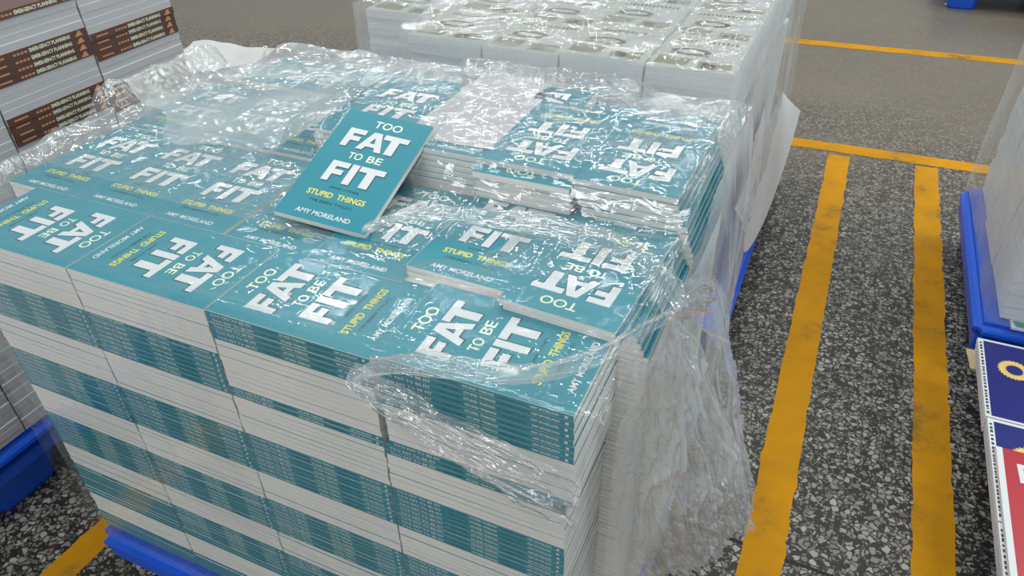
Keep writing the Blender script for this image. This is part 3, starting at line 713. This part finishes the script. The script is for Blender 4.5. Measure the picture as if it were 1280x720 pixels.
# skirts
def skirt(name, pts, n, ztopf, zbot, outf, m, seed, nz=120, kfold=26):
    """film hanging down the sides along a polyline of (x,y)"""
    pts = [np.array(p, float) for p in pts]; seg = [np.linalg.norm(b-a) for a, b in zip(pts, pts[1:])]; L = sum(seg)
    S = np.linspace(0, L, n); PX = np.zeros(n); PY = np.zeros(n); NX = np.zeros(n); NY = np.zeros(n)
    for i, s in enumerate(S):
        a = 0
        while a < len(seg)-1 and s > seg[a]: s -= seg[a]; a += 1
        d = (pts[a+1]-pts[a])/seg[a]; p = pts[a]+d*min(s, seg[a]); PX[i], PY[i] = p; NX[i], NY[i] = d[1], -d[0]
    for _ in range(6): NX = np.convolve(np.pad(NX, 2, 'edge'), np.ones(5)/5, 'valid'); NY = np.convolve(np.pad(NY, 2, 'edge'), np.ones(5)/5, 'valid')
    T_ = np.linspace(0, 1, nz); SS, TT = np.meshgrid(S, T_, indexing='ij')
    zt = ztopf(PX, PY)[:, None]; ZZ = zt+(zbot-zt)*TT
    off = outf(PX[:, None]+0*SS, PY[:, None]+0*SS, ZZ, SS, TT)
    fold = ridged(SS*kfold/3+1.4*vnoise(SS*3, ZZ*3, seed+4), ZZ*3.2+SS*2.0, seed)
    off = off+np.clip(off, -.006, .02)*fold*.9
    return grid_obj(name, PX[:, None]+NX[:, None]*off, PY[:, None]+NY[:, None]*off, ZZ, m, root_now)
root_now = root
def zt_main(px_, py_):
    i = np.clip(((px_-xs[0])/(xs[-1]-xs[0])*(N0-1)).astype(int), 1, N0-2); j = np.clip(((py_-ys[0])/(ys[-1]-ys[0])*(N1-1)).astype(int), 1, N1-2)
    return Z0[i, j]
skirt('front_skirt', [(-2.0, .845), (-.25, .845)], 420, zt_main, -2.12, lambda x, y, z, s, t: .004+.006*np.sin(t*3.1), 'film_thin', 40, kfold=10)
skirt('side_skirt', [(-.208, .845), (-.208, 2.30)], 420, zt_main, -2.12, lambda x, y, z, s, t: .006+np.clip((s-.25)/.4, 0, 1)*(.05*np.sin(np.clip(t*1.1, 0, 1)*3.1)**.8*.7+.012*vnoise(s*3, t*3, 8)), 'film_milky', 50)
skirt('back_skirt', [(-.24, 2.30), (-2.11, 2.30)], 260, zt_main, -2.12, lambda x, y, z, s, t: .01+.05*t, 'film', 60, nz=60)
skirt('left_skirt', [(-2.11, 2.30), (-2.10, .85)], 300, zt_main, -2.0, lambda x, y, z, s, t: .006-.15*np.clip(t*2.5, 0, 1), 'film', 70, nz=60)
# gathered ropes and fans of film
def cr_path(pts, n):
    P_ = [Vector(p) for p in pts]; P_ = [P_[0]*2-P_[1]]+P_+[P_[-1]*2-P_[-2]]; out = []
    for i in range(n):
        f = i/(n-1)*(len(P_)-3); k = min(int(f), len(P_)-4); t = f-k; a, b, c, d = P_[k:k+4]
        out.append(.5*((2*b)+(c-a)*t+(2*a-5*b+4*c-d)*t*t+(3*b-a-3*c+d)*t*t*t))
    return out
def gather(name, A, B, n, mm, folds, amp, m, seed, up=(0, 0, 1)):
    """ruled surface between two curves (layout units) pleated lengthwise"""
    a = cr_path(A, n); b = cr_path(B, n); s = np.linspace(0, 1, n); v = np.linspace(0, 1, mm); S, V_ = np.meshgrid(s, v, indexing='ij')
    a = np.array([tuple(p) for p in a]); b = np.array([tuple(p) for p in b])
    Pt = a[:, None, :]*(1-V_[..., None])+b[:, None, :]*V_[..., None]
    along = np.gradient(Pt, axis=0); across = np.gradient(Pt, axis=1); nn = np.cross(along, across); nn /= np.linalg.norm(nn, axis=-1, keepdims=True)+1e-9
    if (nn*np.array(up)).sum() < 0: nn = -nn
    h = ridged(V_*folds+1.5*vnoise(S*5, V_*3, seed+2), S*4+V_*2, seed, 3)-.3*np.cos(V_*6.283)
    Pt = Pt+nn*(amp*h)[..., None]
    return grid_obj(name, Pt[..., 0], Pt[..., 1], Pt[..., 2], m, root_now)
zz = -.880
gather('rope_fold', [(-.93, 1.20, -.912), (-.84, 1.245, zz), (-.755, 1.27, zz), (-.606, 1.30, zz), (-.493, 1.31, zz), (-.374, 1.295, zz), (-.274, 1.255, -.895), (-.20, 1.19, -.93)],
       [(-.92, 1.22, -.912), (-.82, 1.31, zz), (-.735, 1.35, zz), (-.59, 1.385, zz), (-.475, 1.39, zz), (-.35, 1.375, zz), (-.245, 1.33, -.895), (-.17, 1.25, -.93)], 260, 60, 7, .028, 'film_bunch', 101)
gather('rope_fold', [(-.68, .78, -.93), (-.587, .80, -.895), (-.505, .822, -.89), (-.419, .838, -.885), (-.343, .875, -.88), (-.285, .935, -.885), (-.25, 1.01, -.895), (-.225, 1.10, -.915), (-.19, 1.19, -.93)],
       [(-.66, .86, -.915), (-.57, .868, -.885), (-.50, .878, -.88), (-.42, .890, -.88), (-.36, .92, -.88), (-.31, .97, -.88), (-.275, 1.03, -.89), (-.25, 1.11, -.91), (-.215, 1.20, -.925)], 260, 50, 6, .022, 'film_bunch', 115)
gather('fan_fold', [(-.72, .845, -.94), (-.60, .838, -.965), (-.46, .835, -1.0), (-.33, .835, -1.03), (-.255, .84, -1.05)],
       [(-.74, .835, -1.0), (-.62, .828, -1.055), (-.47, .825, -1.12), (-.34, .825, -1.165), (-.25, .83, -1.185)], 200, 80, 8, .024, 'film_bunch', 131, up=(0, -1, 0))
# loose curtain at the right front corner
def onray(pxl, pyl, z):
    f = 922.9; r = cam.rotation_euler.to_matrix()@Vector(((pxl-640)/f, -(pyl-360)/f, -1)); return tuple(r*(z/r.z))
outer = [(-.19, 1.20, -.925), (-.1547, 1.2485, -1.02), (-.095, 1.27, -1.15), (-.03, 1.29, -1.30), (.02, 1.30, -1.46), (.055, 1.31, -1.60)]
inner = [(-.225, 1.02, -.91), (-.235, 1.02, -1.05), (-.236, 1.03, -1.20), (-.236, 1.05, -1.38), (-.225, 1.07, -1.56), (-.17, 1.12, -1.74)]
gather('curtain_fold', outer, inner, 240, 200, 11, .055, 'film_curtain', 150, up=(1, 0, 0))
gather('curtain_fold', [(-.19, 1.20, -.93), (-.15, 1.32, -1.03), (-.10, 1.40, -1.16), (-.05, 1.42, -1.31), (0, 1.40, -1.46), (.05, 1.34, -1.60)],
       [(-.21, 1.30, -.92), (-.21, 1.6, -1.05), (-.20, 1.75, -1.20), (-.19, 1.75, -1.38), (-.17, 1.7, -1.56), (-.12, 1.6, -1.74)], 200, 140, 6, .04, 'film_bunch', 170, up=(1, 0, 0))

# --- film over the picture-book pallet
root_now = link('stretch_film', None, loc=(0, 0, 0)); tag(root_now, 'glossy stretch film wrapped around the far stack of sage picture books', 'plastic film')
N0, N1 = 380, 260
xs = np.linspace(-2.225, -.325, N0); ys = np.linspace(2.80, 5.05, N1); X, Y = np.meshgrid(xs, ys, indexing='ij')
Z = -.975+.026*wrinkle(X, Y, 203, .2, 5)+.014*wrinkle(X, Y, 209, -.7, 10, 2.4)+.006*wrinkle(X, Y, 219, 1, 20, 2)
edge = np.minimum(np.minimum(X-xs[0], xs[-1]-X), np.minimum(Y-ys[0], ys[-1]-Y)); Z -= .025*np.clip(1-edge/.03, 0, 1)**2
Z0 = Z.copy()
m_ = ~((X < -1.80) & (Y < 3.08))
grid_obj('top_film', X, Y, Z, 'film', root_now, m_)
skirt('front_skirt', [(-2.225, 3.09), (-1.80, 3.09), (-1.80, 2.80), (-.325, 2.80)], 420, zt_main, -2.10, lambda x, y, z, s, t: .006+.02*t, 'film_milky', 240, nz=80, kfold=10)
skirt('side_skirt', [(-.325, 2.80), (-.325, 5.05)], 420, zt_main, -2.16, lambda x, y, z, s, t: .012+.075*np.sin(np.clip(t*1.3, 0, 1)*1.57)*(.6+.5*vnoise(s*2, t*2, 4)), 'film_milky', 250, kfold=14)
skirt('left_skirt', [(-2.225, 5.05), (-2.225, 3.09)], 200, zt_main, -2.1, lambda x, y, z, s, t: .01+.03*t, 'film_milky', 260, nz=60)
# --- film round the right-edge stack
root_now = link('stretch_film', None, loc=(0, 0, 0)); tag(root_now, 'milky stretch film round the white stack at the right edge', 'plastic film')
zc = lambda a, b: np.full(a.shape, -.74)
skirt('side_skirt', [(.885, 4.66), (.885, 3.27), (1.36, 3.27)], 420, zc, -2.11, lambda x, y, z, s, t: .008+.02*vnoise(s*3, t*2, 6), 'film_milky', 310, kfold=5)
print('BOOKS', NB[0])
